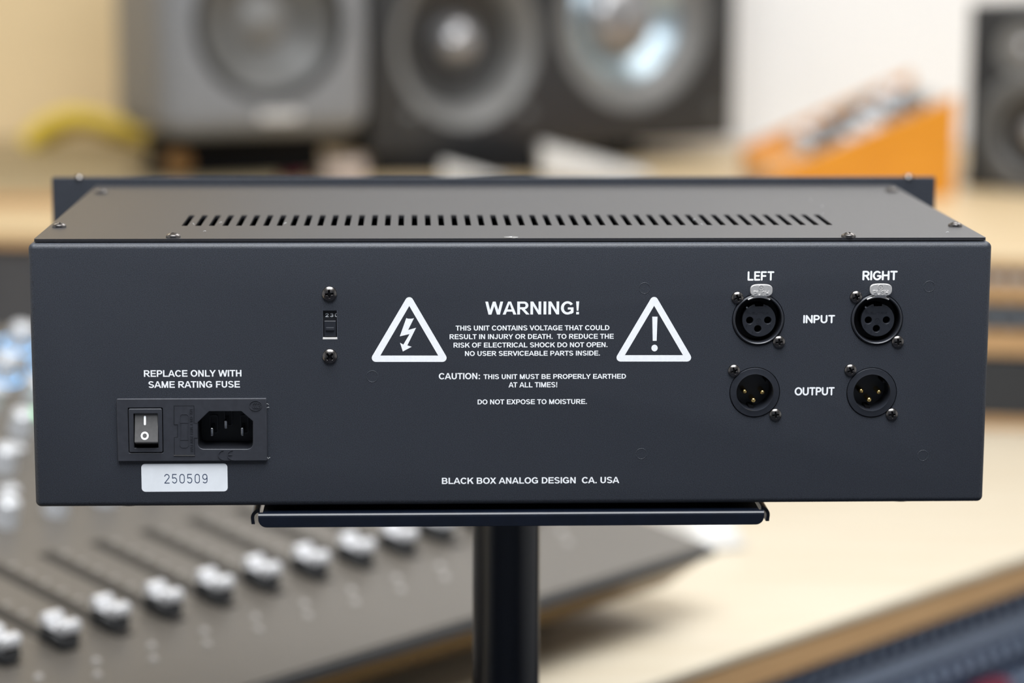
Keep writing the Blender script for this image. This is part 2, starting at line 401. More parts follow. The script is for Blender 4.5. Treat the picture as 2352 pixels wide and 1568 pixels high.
me = shape2d([ins], .0118); move(me, (-.3, -1.5, DT-.0066-.0118)); link('plywood_core', me, PLY, desk)
for lx, ly in ((-1.45, -.2), (-1.45, 2.5), (2.15, 2.5), (2.15, 2.0)):
    link('desk_leg', box((lx-.03-.3, ly-.03-1.5, 0), (lx+.03-.3, ly+.03-1.5, DT-.031), .003), PLY, desk)

# patch bay rack hanging under the desk edge
ang = math.atan2(du.y, du.x)
pbx = pa+du*.28+dn*(-.035)
rk = thing('patch_bay', (pbx.x, pbx.y, DT-.031-.30), 'navy patch bay with rows of small sockets under the desk edge', 'patch bay', ang)
link('rack_case', box((-.36, .006, 0), (.50, .16, .298), .003), GEARD, rk)
for r in range(4):
    z1 = .292-r*.0715
    link('patch_panel', box((-.35, -.002, z1-.069), (.49, .006, z1), .0015), NAVY, rk)
    link('patch_trim', box((-.35, -.005, z1-.0405), (.49, -.002, z1-.0285), .001), JACK, rk)
jk = lathe([(0, .0), (.0022, .0), (.0024, .0025), (.0052, .0035), (.0056, 0)], 12)
shade(jk)
jk.materials.append(JACK)
for r in range(3):
    for q in range(2):
        for k in range(40):
            x = -.30+k*.0185
            if x > .46: continue
            link('patch_socket', jk, None, rk, (x, -.0022, .292-.0715*r-.016-.037*q), (PI/2, 0, 0))
pr = thing('patch_plug', tuple(rk.matrix_basis @ local_hit(rk, 2240, 1566, -.002)), 'dark red plug bundle on the patch bay at the lower right', 'plug', ang)
link('plug_body', box((-.022, -.026, -.05), (.022, -.0034, .004), .008, 3), REDM, pr)

# raised shelf along the wall
HS = .929
sh = thing('desk_riser', (0, 1.5, DT), 'tan raised shelf with equipment bays standing along the back of the desk', 'shelf')
fl = gp(0, 535, HS); fr = gp(2352, 592, HS)
k_ = (fr.y-fl.y)/(fr.x-fl.x)
def fy(x): return fl.y+k_*(x-fl.x)
hz = HS-DT
def plank(name, x0, x1, y0, z0, z1, m=SHELFW, yb=WY-.012):
    vs = [(x0, y0(x0)-1.5, z0), (x1, y0(x1)-1.5, z0), (x1, yb-1.5, z0), (x0, yb-1.5, z0)]
    vs += [(a, b, z1) for a, b, c in vs]
    me = raw(vs, [(0, 3, 2, 1), (4, 5, 6, 7), (0, 1, 5, 4), (1, 2, 6, 5), (2, 3, 7, 6), (3, 0, 4, 7)])
    return link(name, me, m, sh)
plank('shelf_top', -1.5, 1.6, fy, hz-.004, hz)
plank('shelf_core', -1.5, 1.6, lambda x: fy(x)+.0005, hz-.014, hz-.004, PLY)
for x in (.02, .618, 1.2): plank('upright', x, x+.014, lambda x: fy(x)+.002, 0, hz-.016, PLY)
plank('bay_floor', .034, 1.6, lambda x: fy(x)+.002, 0, .010, PLY)
plank('bay_shelf', .034, .618, lambda x: fy(x)+.002, .133, .151, PLY)
plank('bay_shelf', .034, .618, lambda x: fy(x)+.002, .078, .101, PLY)
plank('closed_front', -1.5, .02, lambda x: fy(x)+.012, 0, hz-.016, CHAR)
def gear(x0, x1, z0, z1, m, label, knobs, km):
    yc = fy((x0+x1)/2)+.010
    g = thing('rack_device', ((x0+x1)/2, yc, DT+z0), label, 'audio device', math.atan(k_))
    w = (x1-x0)/2; h = z1-z0
    link('device_body', box((-w+.01, .003, .0), (w-.01, .25, h-.002), .001), GEARD, g)
    link('faceplate', box((-w, -.003, .0), (w, .003, h-.001), .001), m, g)
    for kx, kz, r in knobs:
        kb = lathe([(0, .009), (r*.8, .009), (r*.9, .008), (r, 0)], 14); shade(kb)
        link('device_knob', kb, km, g, (kx, -.003, kz), (PI/2, 0, 0))
gear(.045, .612, .1513, .1625, GEARS, 'slim silver-blue rack device in the top bay at right', [(.15+i*.018, .0055, .0042) for i in range(8)], KNOBW)
gear(.045, .612, .1015, .130, GEARD, 'slim dark rack device with a grey display strip in the middle bay', [(.20+i*.022, .014, .0085) for i in range(4)], GEARS)
gear(.045, .612, .0105, .074, GEARD, 'tall black rack device in the bottom bay at right', [(.1, .05, .01)], GEARD)

# speaker board on the shelf at the left
a = gp(0, 447, HS+.012); b = gp(335, 447, HS+.012)
bd = thing('speaker_board', (-.62, a.y+.2, HS), 'thick dull tan board lying on the shelf under the grey speaker', 'board')
link('board_top', box((-.75, -.2, .0), (.40, WY-.05-a.y-.2, .012), .001), OLIVE, bd)
link('board_edge', box((-.75, -.2035, .0), (.40, -.2, .0118), .0005), PLY, bd)

# ------------------------------------------------------------------ driver units
def torus(R, r, n=48, m=12, flat=1.0, half=True):
    prof = [(R+r*math.cos(PI*k/m if half else 2*PI*k/m), flat*r*math.sin(PI*k/m if half else 2*PI*k/m)) for k in range(m+1)]
    return lathe(prof, n)
def part(name, me, m, parent, loc, ang=40): return link(name, me, m, parent, loc, (PI/2, 0, 0), smooth=ang)

# grey rounded monitor speaker
SH = .056
c0 = gp(622, 316, HS+.012+SH)
TG = math.radians(22)
base = Vector((c0.x, c0.y, HS+.012))
g = thing('monitor_speaker', tuple(base), 'grey rounded studio monitor on a low black stand before the cream panel', 'speaker', TG)
def cut_cabinet(me, cuts):
    """recess round driver wells into a cabinet mesh (local frame, front at min y)"""
    o = bpy.data.objects.new('k', me); COL.objects.link(o)
    ks = []
    for x, z, r, y0, dp in cuts:
        b = bmesh.new()
        q = bmesh.ops.create_cone(b, cap_ends=True, segments=72, radius1=r, radius2=r, depth=dp+.02)
        for v in q['verts']: v.co = Vector((x+v.co.x, y0+dp/2-.01-v.co.z, z+v.co.y))
        m_ = bpy.data.meshes.new('k'); b.to_mesh(m_); b.free()
        k = bpy.data.objects.new('k2', m_); COL.objects.link(k); ks.append(k)
        md = o.modifiers.new('b', 'BOOLEAN'); md.operation = 'DIFFERENCE'; md.solver = 'EXACT'; md.object = k
    out = bake(o)
    for k in ks+[o]: bpy.data.objects.remove(k)
    return out
wc = local_hit(g, 620, 52)
bm = bmesh.new(); box_into(bm, (-.137, 0, SH), (.137, .24, .455), .032, 6); me = mesh(bm)
me = cut_cabinet(me, [(wc.x, wc.z, .098, 0, .045), (0, wc.z+.170, .064, 0, .02)])
link('cabinet', me, SPK_G, g, smooth=50)
part('woofer_surround', lathe([(.1003, -.001), (.0985, .0006), (.095, -.006), (.0915, -.0085), (.088, -.006), (.0845, -.0085)], 64), SPK_RING, g, (wc.x, 0, wc.z))
part('woofer_cone', lathe([(.0845, -.0085), (.06, -.021), (.035, -.030), (.030, -.031), (.0, -.031)], 64), SPK_CONE, g, (wc.x, 0, wc.z))
part('dust_cap', lathe([(0, .013), (.012, .012), (.024, .008), (.034, 0)], 32), SUR, g, (wc.x, .0305, wc.z))
part('tweeter_guide', lathe([(.0665, .0005), (.064, .001), (.045, -.006), (.02, -.014), (.014, -.014), (.0, -.010)], 48), SPK_G, g, (0, 0, wc.z+.170))
bg = local_hit(g, 640, 266)
part('badge', shape2d([rrect(-.026, -.006, .026, .006, .004)], .001, .0006), BADGE, g, (bg.x, -.001, bg.z))
# its stand
st = thing('speaker_stand', tuple(base), 'low black desktop stand beneath the grey studio monitor', 'stand', TG)
link('stand_base', box((-.120, .09, 0), (.110, .225, .007), .003), RUBBER, st)
link('stand_neck', box((-.105, .10, .007), (.105, .20, SH-.0065), .004), RUBBER, st)
link('stand_cradle', box((-.09, .06, SH-.0068), (.09, .20, SH-.0005), .002), RUBBER, st)
kb = lathe([(0, .012), (.014, .012), (.016, .010), (.016, 0)], 20)
link('adjusting_knob', kb, AMBER, st, (-.095, .0895, .022), (PI/2, 0, 0), 40)

# black three way speaker lying on its side
zb = HS+.028
L0 = gp(852, 362, zb); R0 = gp(1686, 316, zb)
TB = math.atan2(R0.y-L0.y, R0.x-L0.x); wb = (R0-L0).length
bs = thing('wide_speaker', (L0.x, L0.y, zb), 'wide black studio speaker with exposed round drivers left of the white wall', 'speaker', TB)
d1 = local_hit(bs, 1074, 100, 0); d2 = local_hit(bs, 1458, 42, 0)
me = cut_cabinet(box((0, 0, 0), (wb, .26, .36), .006, 3), [(d1.x, d1.z, .114, 0, .05), (d2.x, d2.z, .128, 0, .05)])
link('cabinet', me, SPK_B, bs, smooth=35)
def drv(c, parts):
    for nm, me, m, y in parts: part(nm, me, m, bs, (c.x, y, c.z))
drv(d1, [('midrange_flare', lathe([(.1145, -.0005), (.113, .001), (.107, -.001), (.099, -.007), (.091, -.016), (.086, -.024), (.084, -.030)], 72), SUR, 0),
         ('midrange_cone', lathe([(.084, -.030), (.078, -.033), (.05, -.040), (.0, -.041)], 64), SPK_RING, 0),
         ('midrange_dome', lathe([(.036*math.cos(PI/2*k/10), .036*math.sin(PI/2*k/10)) for k in range(11)], 40), DOME, .038)])
drv(d2, [('woofer_flare', lathe([(.1285, -.0005), (.127, .001), (.119, -.001), (.108, -.007), (.098, -.014), (.092, -.018)], 72), SUR, 0),
         ('woofer_cone', lathe([(.092, -.018), (.086, -.014), (.080, -.017), (.062, -.030), (.048, -.038)], 72), GLOSS, 0),
         ('woofer_dome', lathe([(.056*math.cos(PI/2*k/10), .028*math.sin(PI/2*k/10)) for k in range(11)], 40), DOME, .036)])
for px, py in ((1648, 258), (945, 268), (1210, 262)):
    q = local_hit(bs, px, py, 0)
    part('baffle_screw', lathe([(0, .004), (.006, .0035), (.010, 0)], 16), SPK_CONE, bs, (q.x, 0, q.z))
# isolation pad
P0 = gp(852, 404, HS); P1 = gp(1238, 404, HS)
pd = thing('isolation_pad', (P0.x, P0.y, HS), 'thick black pad under the left end of the wide black speaker', 'pad')
link('pad_block', raw([(0, 0, 0), (P1.x-P0.x, 0, 0), (P1.x-P0.x, .30, 0), (.04, .22, 0), (0, 0, .0275), (P1.x-P0.x, 0, .0275), (P1.x-P0.x, .30, .0275), (.04, .22, .0275)],
      [(0, 3, 2, 1), (4, 5, 6, 7), (0, 1, 5, 4), (1, 2, 6, 5), (2, 3, 7, 6), (3, 0, 4, 7)]), RUBBER, pd)
r0 = bs.matrix_basis @ Vector((wb-.12, .12, 0))
p2 = thing('support_block', (r0.x, r0.y, HS), 'small round black block under the right end of the wide black speaker', 'block')
link('block_body', lathe([(0, 0), (.03, 0), (.028, .0275), (0, .0275)], 20), RUBBER, p2)

# white and coloured odds and ends on the shelf
def low_box(name, px0, px1, py, ztop, depth, m, label, cat, wedge=0):
    a = gp(px0, py, HS); b = gp(px1, py, HS); w = b.x-a.x
    o = thing(name, (a.x+w/2, a.y, HS), label, cat)
    bm = bmesh.new(); box_into(bm, (-w/2, 0, 0), (w/2, depth, ztop), min(.005, ztop*.3), 3)
    for v in bm.verts:
        if v.co.z > ztop*.5 and v.co.x > -w/6 and wedge: v.co.z -= (v.co.x+w/6)/(w*2/3)*ztop*wedge
    link('body', mesh(bm), m, o, smooth=40); return o
o = low_box('plastic_box', 1243, 1500, 420, .045, .10, WPLAST, 'white plastic box with a sloping end under the wide black speaker', 'box', .85)
link('seam', box((-.07, -.0006, .010), (.03, .0008, .0112)), SPK_RING, o)
o = low_box('plastic_wedge', 1012, 1165, 424, .028, .03, WPLAST, 'small white wedge in front of the black isolation pad', 'wedge', .85)
link('seam', box((-.035, -.0006, .005), (.01, .0008, .006)), SPK_RING, o)
o = low_box('plastic_case', 742, 838, 420, .026, .06, PINK, 'small pale pinkish case left of the black isolation pad', 'case')
link('lid_line', box((-.024, -.0006, .016), (.024, .0008, .0168)), SPK_RING, o)
o = low_box('red_tin', 560, 700, 418, .012, .04, REDM, 'low dull red tin in front of the grey monitor stand', 'tin')
link('lid_line', box((-.03, -.0006, .008), (.03, .0008, .0086)), SPK_RING, o)

# yellow cable looped on the shelf by the left speaker
ya = [gp(60, 330, HS+.013), gp(105, 290, HS+.05), gp(165, 276, HS+.05), gp(225, 286, HS+.05), gp(275, 300, HS+.05), gp(315, 318, HS+.02)]
yc = thing('yellow_cable', (-.55, 2.45, HS+.012), 'thick yellow cable arched against the cream panel left of the grey speaker', 'cable')
Y = 2.46
ctrl = [yp(px, py, Y) for px, py in ((62, 330), (90, 300), (130, 278), (175, 268), (225, 276), (262, 290), (300, 298), (330, 312))]
ctrl = [Vector((p.x+.55, p.y-2.45, p.z-HS-.012)) for p in ctrl]
pts = []
for i in range(len(ctrl)-1):
    q0, q1, q2, q3 = ctrl[max(i-1, 0)], ctrl[i], ctrl[i+1], ctrl[min(i+2, len(ctrl)-1)]
    for k in range(6):
        s = k/6; pts.append(.5*((2*q1)+(q2-q0)*s+(2*q0-5*q1+4*q2-q3)*s*s+(3*q1-q0-3*q2+q3)*s**3))
link('cable_run', tube([p+Vector((0, 0, .0)) for p in pts], .0135, 12), YELLOW, yc, smooth=60)
link('cable_run', tube([p+Vector((.004, .022, -.012)) for p in pts], .0135, 12), YELLOW, yc, smooth=60)

# orange wooden synthesizer
N = gp(1775, 452, HS); NE = gp(2192, 452, HS)
sw = NE.x-N.x; sd = .30
sy = thing('synthesizer', (N.x, N.y, HS), 'orange wood-cased synthesizer with a sloping grey knob panel at right', 'synthesizer')
h0, h1 = .030, .125
def wedge(x0, x1, y0, y1, za, zb, m, name, z0=0):
    vs = [(x0, y0, z0), (x1, y0, z0), (x1, y1, z0), (x0, y1, z0), (x0, y0, za), (x1, y0, zb), (x1, y1, zb), (x0, y1, za)]
    return link(name, raw(vs, [(0, 3, 2, 1), (4, 5, 6, 7), (0, 1, 5, 4), (1, 2, 6, 5), (2, 3, 7, 6), (3, 0, 4, 7)]), m, sy)
wedge(0, sw, 0, .018, h0, h1, ORANGE, 'side_cheek')
wedge(0, sw, sd-.018, sd, h0+.004, h1+.012, ORANGE, 'side_cheek')
wedge(.0, .055, .018, sd-.018, h0-.004, h0+.012, ORANGE, 'front_rail')
wedge(.055, sw-.004, .018, sd-.018, h0+.008, h1-.004, SYNP, 'control_panel')
slope = math.atan2(h1-.004-h0-.008, sw-.059)
for i in range(5):
    for j in range(4):
        x = .075+i*(sw-.11)/4; y = .055+j*.064
        z = h0+.008+(x-.055)*math.tan(slope)
        r = .012 if (i+j) % 3 else .016
        kb = lathe([(0, .016), (r*.75, .016), (r*.82, .0145), (r, .002), (r*1.05, 0)], 18); shade(kb, 40)
        kn = link('panel_knob', kb, DKNOB if (i*3+j) % 4 in (0, 1) else KNOBW, sy, (x, y, z), (0, -slope, 0))

# right hand black speaker
S0 = gp(2212, 432, HS)
TR = math.radians(-38)
rs = thing('bookshelf_speaker', (S0.x, S0.y, HS+.0003), 'black speaker cut off by the right edge beside the synthesizer', 'speaker', TR)
link('cabinet', box((0, 0, 0), (.19, .22, .236), .006, 3), SPK_B, rs, smooth=35)
q = local_hit(rs, 2352, 305)
for nm, me, m, y in [('woofer_surround', torus(.058, .014, flat=.8), SPK_CONE, 0), ('woofer_frame', lathe([(.080, 0), (.079, .004), (.072, .0045), (.070, 0)], 48), SUR, 0),
                  ('woofer_cone', lathe([(.046, .004), (.02, .0008), (0, .0006)], 40), SPK_RING, 0),
                  ('woofer_dome', lathe([(.018*math.cos(PI/2*k/6), .010*math.sin(PI/2*k/6)) for k in range(7)], 24), DOME, -.0005)]:
    part(nm, me, m, rs, (.095, y, q.z))
part('tweeter_plate', lathe([(.034, 0), (.033, .003), (.018, .0015), (0, .001)], 40), SUR, rs, (.075, 0, q.z+.105))
part('tweeter_dome', lathe([(.012*math.cos(PI/2*k/6), .009*math.sin(PI/2*k/6)) for k in range(7)], 24), DOME, rs, (.075, -.0012, q.z+.105))

# ------------------------------------------------------------------ mixing console
A = gp(1640, 1252, .81); B = gp(600, 1568, .81)
cu = (B-A).normalized(); cv = Vector((cu.y, -cu.x, 0))           # u along the front edge, v away from the sitter
cang = math.atan2(-cu.y, -cu.x)                                    # local +x = -u
con = thing('mixing_console', (A.x, A.y, DT), 'dark mixing console with silver-topped faders on the desk at left', 'mixing console', cang)
H0 = .06; T1 = math.tan(math.radians(8.5)); V1 = .262; T2 = math.tan(math.radians(20)); V2 = .53; LC = .95
def ch(v): return H0 + (v*T1 if v < V1 else V1*T1+(v-V1)*T2)
def cl(u, v, dz=0): return Vector((-u, v, ch(v)+dz))
ol = [(0, 0), (LC, 0), (LC, V1), (LC, V2), (0, V2), (0, V1)]
vs = [(-u, v, ch(v)) for u, v in ol]
vs += [(-u, v, ch(v)-.008) for u, v in ol]
me = raw(vs, [(0, 1, 2, 5), (5, 2, 3, 4)]+[(i, (i+1) % 6, 6+(i+1) % 6, 6+i) for i in range(6)]+[(6, 7, 8, 11), (11, 8, 9, 10)])
bm = bmesh.new(); bm.from_mesh(me); bmesh.ops.bevel(bm, geom=[e for e in bm.edges if e.calc_face_angle(0) > .8], offset=.003, segments=3, affect='EDGES'); bm.to_mesh(me); bm.free()
link('top_plate', me, CONS, con, smooth=40)
me = box((-LC-.0005, -.0006, H0-.0078), (.0006, .0012, H0-.0018)); link('front_trim', me, CONS_E, con)
u1 = [(.002, .003), (LC-.002, .003), (LC-.002, V1), (LC-.002, V2-.003), (.002, V2-.003), (.002, V1)]
u2 = [(.014, .034), (LC-.03, .034), (LC-.03, V1), (LC-.03, V2-.03), (.014, V2-.03), (.014, V1)]
vs = [(-u, v, ch(v)-.008) for u, v in u1]+[(-u, v, .026) for u, v in u2]
me = raw(vs, [(i, (i+1) % 6, 6+(i+1) % 6, 6+i) for i in range(6)]+[(6, 7, 8, 11), (11, 8, 9, 10)])
link('underside', me, CONS_U, con)
for u, v in ((.055, .13), (.075, .48), (.85, .09), (.85, .48)):
    link('console_foot', lathe([(0, 0), (.011, 0), (.015, .0265), (0, .0265)], 16), RUBBER, con, (-u, v, 0), smooth=40)
# fader: black body, silver two-lobed top
def prism_x(prof, w, bev=.0015):
    n = len(prof); vs = [(-w/2, y, z) for y, z in prof]+[(w/2, y, z) for y, z in prof]
    me = raw(vs, [tuple(range(n)), tuple(range(n, 2*n))]+[(i, (i+1) % n, n+(i+1) % n, n+i) for i in range(n)])
    bm = bmesh.new(); bm.from_mesh(me); bmesh.ops.bevel(bm, geom=[e for e in bm.edges if e.calc_face_angle(0) > .6], offset=bev, segments=3, affect='EDGES'); bm.to_mesh(me); bm.free()
    shade(me, 45); return me
cap_body = prism_x([(-.015, .001), (.015, .001), (.0125, .012), (-.0125, .012)], .019, .002); cap_body.materials.append(SPK_B)
prof = [(-.0140, .0122), (.0140, .0122), (.0150, .0185), (.0130, .0215), (.0062, .0215), (.0040, .0150), (-.0040, .0150), (-.0062, .0215), (-.0130, .0215), (-.0150, .0185)]
cap_top = prism_x(prof, .0165, .0012); cap_top.materials.append(SILVER)
TH1 = math.radians(8.5)
for m_ in (cap_body, cap_top): m_.transform(Matrix.Scale(.84, 4))
slot_me = box((-.0060, .100, 0), (.0060, .240, .0006)); slot_me.materials.append(SLOT)
tick_me = box((-.003, -.0008, 0), (.003, .0008, .0003)); tick_me.materials.append(TICK)
led_me = lathe([(0, .0022), (.002, .002), (.003, 0)], 10); led_me.materials.append(TICK)
knob_me = lathe([(0, .019), (.0065, .019), (.0080, .0175), (.0092, .002), (.0095, 0)], 20); shade(knob_me, 40); knob_me.materials.append(KNOBW)
ring_b = lathe([(.0125, .0006), (.0145, .0006), (.0150, 0), (.0120, 0)], 24, True); ring_b.materials.append(BLUE_LED)
btn_me = box((-.007, -.0045, 0), (.007, .0045, .004), .001); btn_me.materials.append(KNOBW)
btn_g = btn_me.copy(); btn_g.materials.clear(); btn_g.materials.append(GREEN_LED)
def on_console(nm, me, u, v, dz=.0001, rx=None):
    th = TH1 if v < V1 else math.atan(T2)
    return link(nm, me, None, con, cl(u, v, dz), (th, 0, 0))
fad_dev = [.004, 0, -.001, -.001, .0005, -.001, -.001, -.001, -.006, -.004, 0, 0, 0, 0]
for k in range(14):
    u = .173+.0436*k-.0436*2
    if u > LC-.03: break
    vv = .1175+(fad_dev[k-2] if k >= 2 else 0)
    link('fader_slot', slot_me, None, con, cl(u, 0, .0001)+Vector((0, 0, 0)), (TH1, 0, 0))
    f = bpy.data.objects.new('fader_cap', cap_body); COL.objects.link(f); f.parent = con
    f.location = cl(u, vv, .0005); f.rotation_euler = (TH1, 0, 0)
    link('fader_top', cap_top, None, f)
    for j in range(7): on_console('scale_mark', tick_me, u-.012, .128+j*.017)
    on_console('strip_lamp', led_me, u-.002, .078); on_console('strip_lamp', led_me, u+.010, .062)
    if k >= 2:
        on_console('channel_knob', knob_me, u-.004, .286); on_console('channel_button', btn_me, u+.012, .318)
        for j in range(5):
            v = .345+j*.038
            on_console('channel_knob', knob_me, u-.004, v)
            if j in (3, 4): on_console('ring_light', ring_b, u-.004, v, .0003)
            on_console('channel_button', btn_g if j in (1,) and k % 2 else btn_me, u+.016, v+.018)

o = gp(1640, 1252, DT)
ms = thing('computer_mouse', (o.x-.012, o.y+.03, DT), 'small white rounded object on the desk past the console corner', 'mouse', math.radians(20))
ml = []
for i in range(13):
    for j in range(9):
        uu = -1+2*i/12; vv = -1+2*j/8
        zz = .028*max(0, (1-abs(uu)**2.6))**.5*max(0, 1-abs(vv)**2.6)**.5
        ml.append((vv*.027*(1-.15*uu*uu), uu*.05, zz))
me = raw(ml, [(i*9+j, i*9+j+1, (i+1)*9+j+1, (i+1)*9+j) for i in range(12) for j in range(8)])
link('mouse_shell', me, WPLAST, ms, (0, 0, .002), smooth=80)
link('mouse_base', box((-.024, -.045, 0), (.024, .045, .004), .002), WPLAST, ms)

# ------------------------------------------------------------------ stand
WB, HB, DB = .4384, .1219, .2312
ZB = ZT-HB
pc = yp(1162.5, 1350, .115)
stand = thing('equipment_stand', (pc.x, .115, 0), 'black steel pole stand with a lipped tray carrying the rack unit', 'stand')
o0 = Vector((-pc.x, -.115, 0))
TY = -.0030
xl = yp(593, 1190, TY).x; xr = yp(1755, 1190, TY).x
zt = ZB-.0028
zl1 = yp(1170, 1208, TY).z
lp = rrect(xl, zl1, xr, zt-.0005, .004, 8)
lp = [(x, z) for x, z in lp]
me = flip_xz(shape2d([rp_poly([(xl, zl1), (xr, zl1), (xr, zt-.0019), (xl, zt-.0019)], (.0038, .0038, .0002, .0002), 8)], .0008, .0002), TY+.001); move(me, o0); link('front_lip', me, STAND, stand, smooth=30)
# folded round bend at the top of the lip
me = tube([(xl, TY+.0021, zt-.0021), (xr, TY+.0021, zt-.0021)], .0021, 32); move(me, o0); link('lip_fold', me, STAND, stand, smooth=60)
me = box((xl+.002, TY+.0024, zt-.002), (xr-.002, .215, zt)); move(me, o0); link('tray_plate', me, STAND, stand)
me = flip_xz(shape2d([rp_poly([(xl, zl1), (xr, zl1), (xr, zt), (xl, zt)], (.0042, .0042, .0006, .0006), 8)], .0010), .2165); move(me, o0); link('rear_lip', me, STAND, stand)
for s, xe in ((-1, xl), (1, xr)):
    pr_, inn = [], []
    for k in range(11):
        a = PI/2*k/10; cx_ = xe-s*.0002; cz_ = zt-.0042
        pr_.append((cx_+s*.0042*math.sin(a), cz_+.0042*math.cos(a))); inn.append((cx_+s*.0026*math.sin(a), cz_+.0026*math.cos(a)))
    pr_.append((xe+s*.0037, zt-.0072)); inn.append((xe+s*.0021, zt-.0072))
    vs, fs = [], []
    lpz = pr_+inn[::-1]; n = len(lpz)
    vs = [(x, .006, z) for x, z in lpz]+[(x, .21, z) for x, z in lpz]
    m_ = len(pr_)
    for i in range(n): fs.append((i, (i+1) % n, n+(i+1) % n, n+i))
    for i in range(m_-1):
        fs.append((i, i+1, n-2-i, n-1-i)); fs.append((n+i, n+n-1-i, n+n-2-i, n+i+1))
    me = raw(vs, fs); move(me, o0); link('side_lip', me, STAND, stand, smooth=40)
me = box((xl+.012, .018, zt), (xr-.012, .208, zt+.0027)); move(me, o0); link('foam_pad', me, RUBBER, stand)
rp = .0172
link('pole', lathe([(0, .02), (rp, .02), (rp, zt-.002), (0, zt-.002)], 64), STAND, stand, smooth=40)
link('pole_collar', lathe([(rp, zt-.030), (rp+.0012, zt-.029), (rp+.0012, zt-.004), (rp, zt-.003)], 64), STAND, stand, smooth=40)
kb = lathe([(0, .005), (.003, .005), (.004, .004), (.004, 0)], 16)
link('set_screw', kb, STEEL, stand, (rp*.80, -rp*.62, zt-.010-.012), (PI/2, 0, math.radians(52)), 40)
link('base_plate', lathe([(0, 0), (.17, 0), (.17, .006), (.165, .009), (.03, .012), (.028, .022), (0, .022)], 48), STAND, stand, smooth=30)

# ------------------------------------------------------------------ the rack unit
ru = thing('rack_unit', (0, .115, ZB-.0028), 'dark powder-coated rack unit seen from its labelled rear panel, on the pole stand', 'audio device')
O = Vector((0, -.115, -(ZB-.0028)))
def RU(name, me, m, parent=None, smooth=None, label=None):
    """mesh given in world coordinates, parented to the unit (or a part of it at the same origin)"""
    move(me, O); o = link(name, me, m, parent or ru, smooth=smooth)
    if label: o['label'] = label
    return o
def pp(px, py, y=0.0):
    v = yp(px, py, y); return v.x, v.z
def pbox(x0, y0, x1, y1, y=0.0):
    a = pp(x0, y1, y); b = pp(x1, y0, y); return a[0], a[1], b[0], b[1]     # xmin zmin xmax zmax

# chassis with openings cut by booleans
bm = bmesh.new(); box_into(bm, (-WB/2, 0, ZB), (WB/2, DB, ZT), .0026, 6)
me = mesh(bm); ch_o = bpy.data.objects.new('c', me); COL.objects.link(ch_o)
cut = bmesh.new()
cm = bpy.data.meshes.new('cut')
FEM = [(1741.5, 733.5), (2014.0, 733.0)]; MAL = [(1733.5, 900.5), (2002.0, 901.0)]
RH = .0121
def cyl_into(bm, x, z, r, y0, y1, n=64):
    r_ = bmesh.ops.create_cone(bm, cap_ends=True, segments=n, radius1=r, radius2=r, depth=y1-y0)
    for v in r_['verts']: v.co = Vector((x+v.co.x, (y0+y1)/2+v.co.z, z+v.co.y))
cavs = []
def cutter(fn):
    b = bmesh.new(); fn(b); bmesh.ops.recalc_face_normals(b, faces=b.faces)
    m_ = bpy.data.meshes.new('k'); b.to_mesh(m_); b.free()
    o = bpy.data.objects.new('k', m_); COL.objects.link(o); cavs.append(o)
    md = ch_o.modifiers.new('b', 'BOOLEAN'); md.operation = 'DIFFERENCE'; md.solver = 'EXACT'; md.object = o
cutter(lambda b: box_into(b, (-WB/2+.002, .002, ZB+.002), (WB/2-.002, DB-.002, ZT-.0015)))
cutter(lambda b: box_into(b, (-WB/2+.012, .012, ZT-.004), (WB/2-.012, DB-.012, ZT+.004)))
def holes(b):
    for q in FEM: c = pp(*q); cyl_into(b, c[0], c[1], RH, -.01, .01)
    for q in MAL: c = pp(*q); cyl_into(b, c[0], c[1], .01172, -.01, .01)
    x0, z0, x1, z1 = pbox(741, 713, 774.7, 779.8); box_into(b, (x0, -.01, z0), (x1, .01, z1))
    x0, z0, x1, z1 = pbox(275, 918, 608, 1056); box_into(b, (x0, -.01, z0), (x1, .01, z1))
cutter(holes)
me = bake(ch_o)
for o in cavs+[ch_o]: bpy.data.objects.remove(o)
RU('chassis', me, POWDER, smooth=25)

# lid with 49 slots
lz = ZT+.0018; il = .0025
s0 = gp(423.5, 518.5, lz); s1 = gp(1909, 518.5, lz); st_ = gp(1166, 493.5, lz)
n = 49; wsl = .00275
loops = [rrect(-WB/2+il, il, WB/2-il, DB-.0005, .0008, 3)]
for k in range(n):
    x = s0.x+(s1.x-s0.x)*k/(n-1)
    loops.append([(x-wsl/2, s0.y), (x+wsl/2, s0.y), (x+wsl/2, st_.y), (x-wsl/2, st_.y)])
me = shape2d(loops, .00068, 0); move(me, (0, 0, ZT+.00112)); lid = RU('lid', me, POWDER2, label='flat slotted lid')

# front panel (far side), ears, handles side screws
FH = .1326; FT = ZT+.0060
me = flip_xz(shape2d([rrect(-.2413, FT-FH, .2413, FT, .0012, 3)] + [rrect(x-.0045, z-.003, x+.0045, z+.003, .0029, 5) for x in (-.2325, .2325) for z in (FT-.0285, FT-FH+.0285)], .0011, .0004), DB+.0016)
RU('front_panel', me, POWDER)
for x in (-.2265, .2265):
    b = lathe([(0, .0014), (.002, .0013), (.0027, 0)], 16); o = link('edge_screw', b, SCREW, ru, smooth=40)
    o.location = Vector((x, DB+.0016, FT-.0003))+O
# rubber feet
for x, y in ((yp(300, 1163, .02).x, .0195), (yp(2063, 1157, .02).x, .0195), (-.16, .20), (.16, .20)):
    me = lathe([(0, 0), (.0062, 0), (.0066, .0004), (.0068, .0028), (0, .0028)], 32); o = link('foot', me, RUBBER, ru, (x, y-.115, .0), smooth=40)

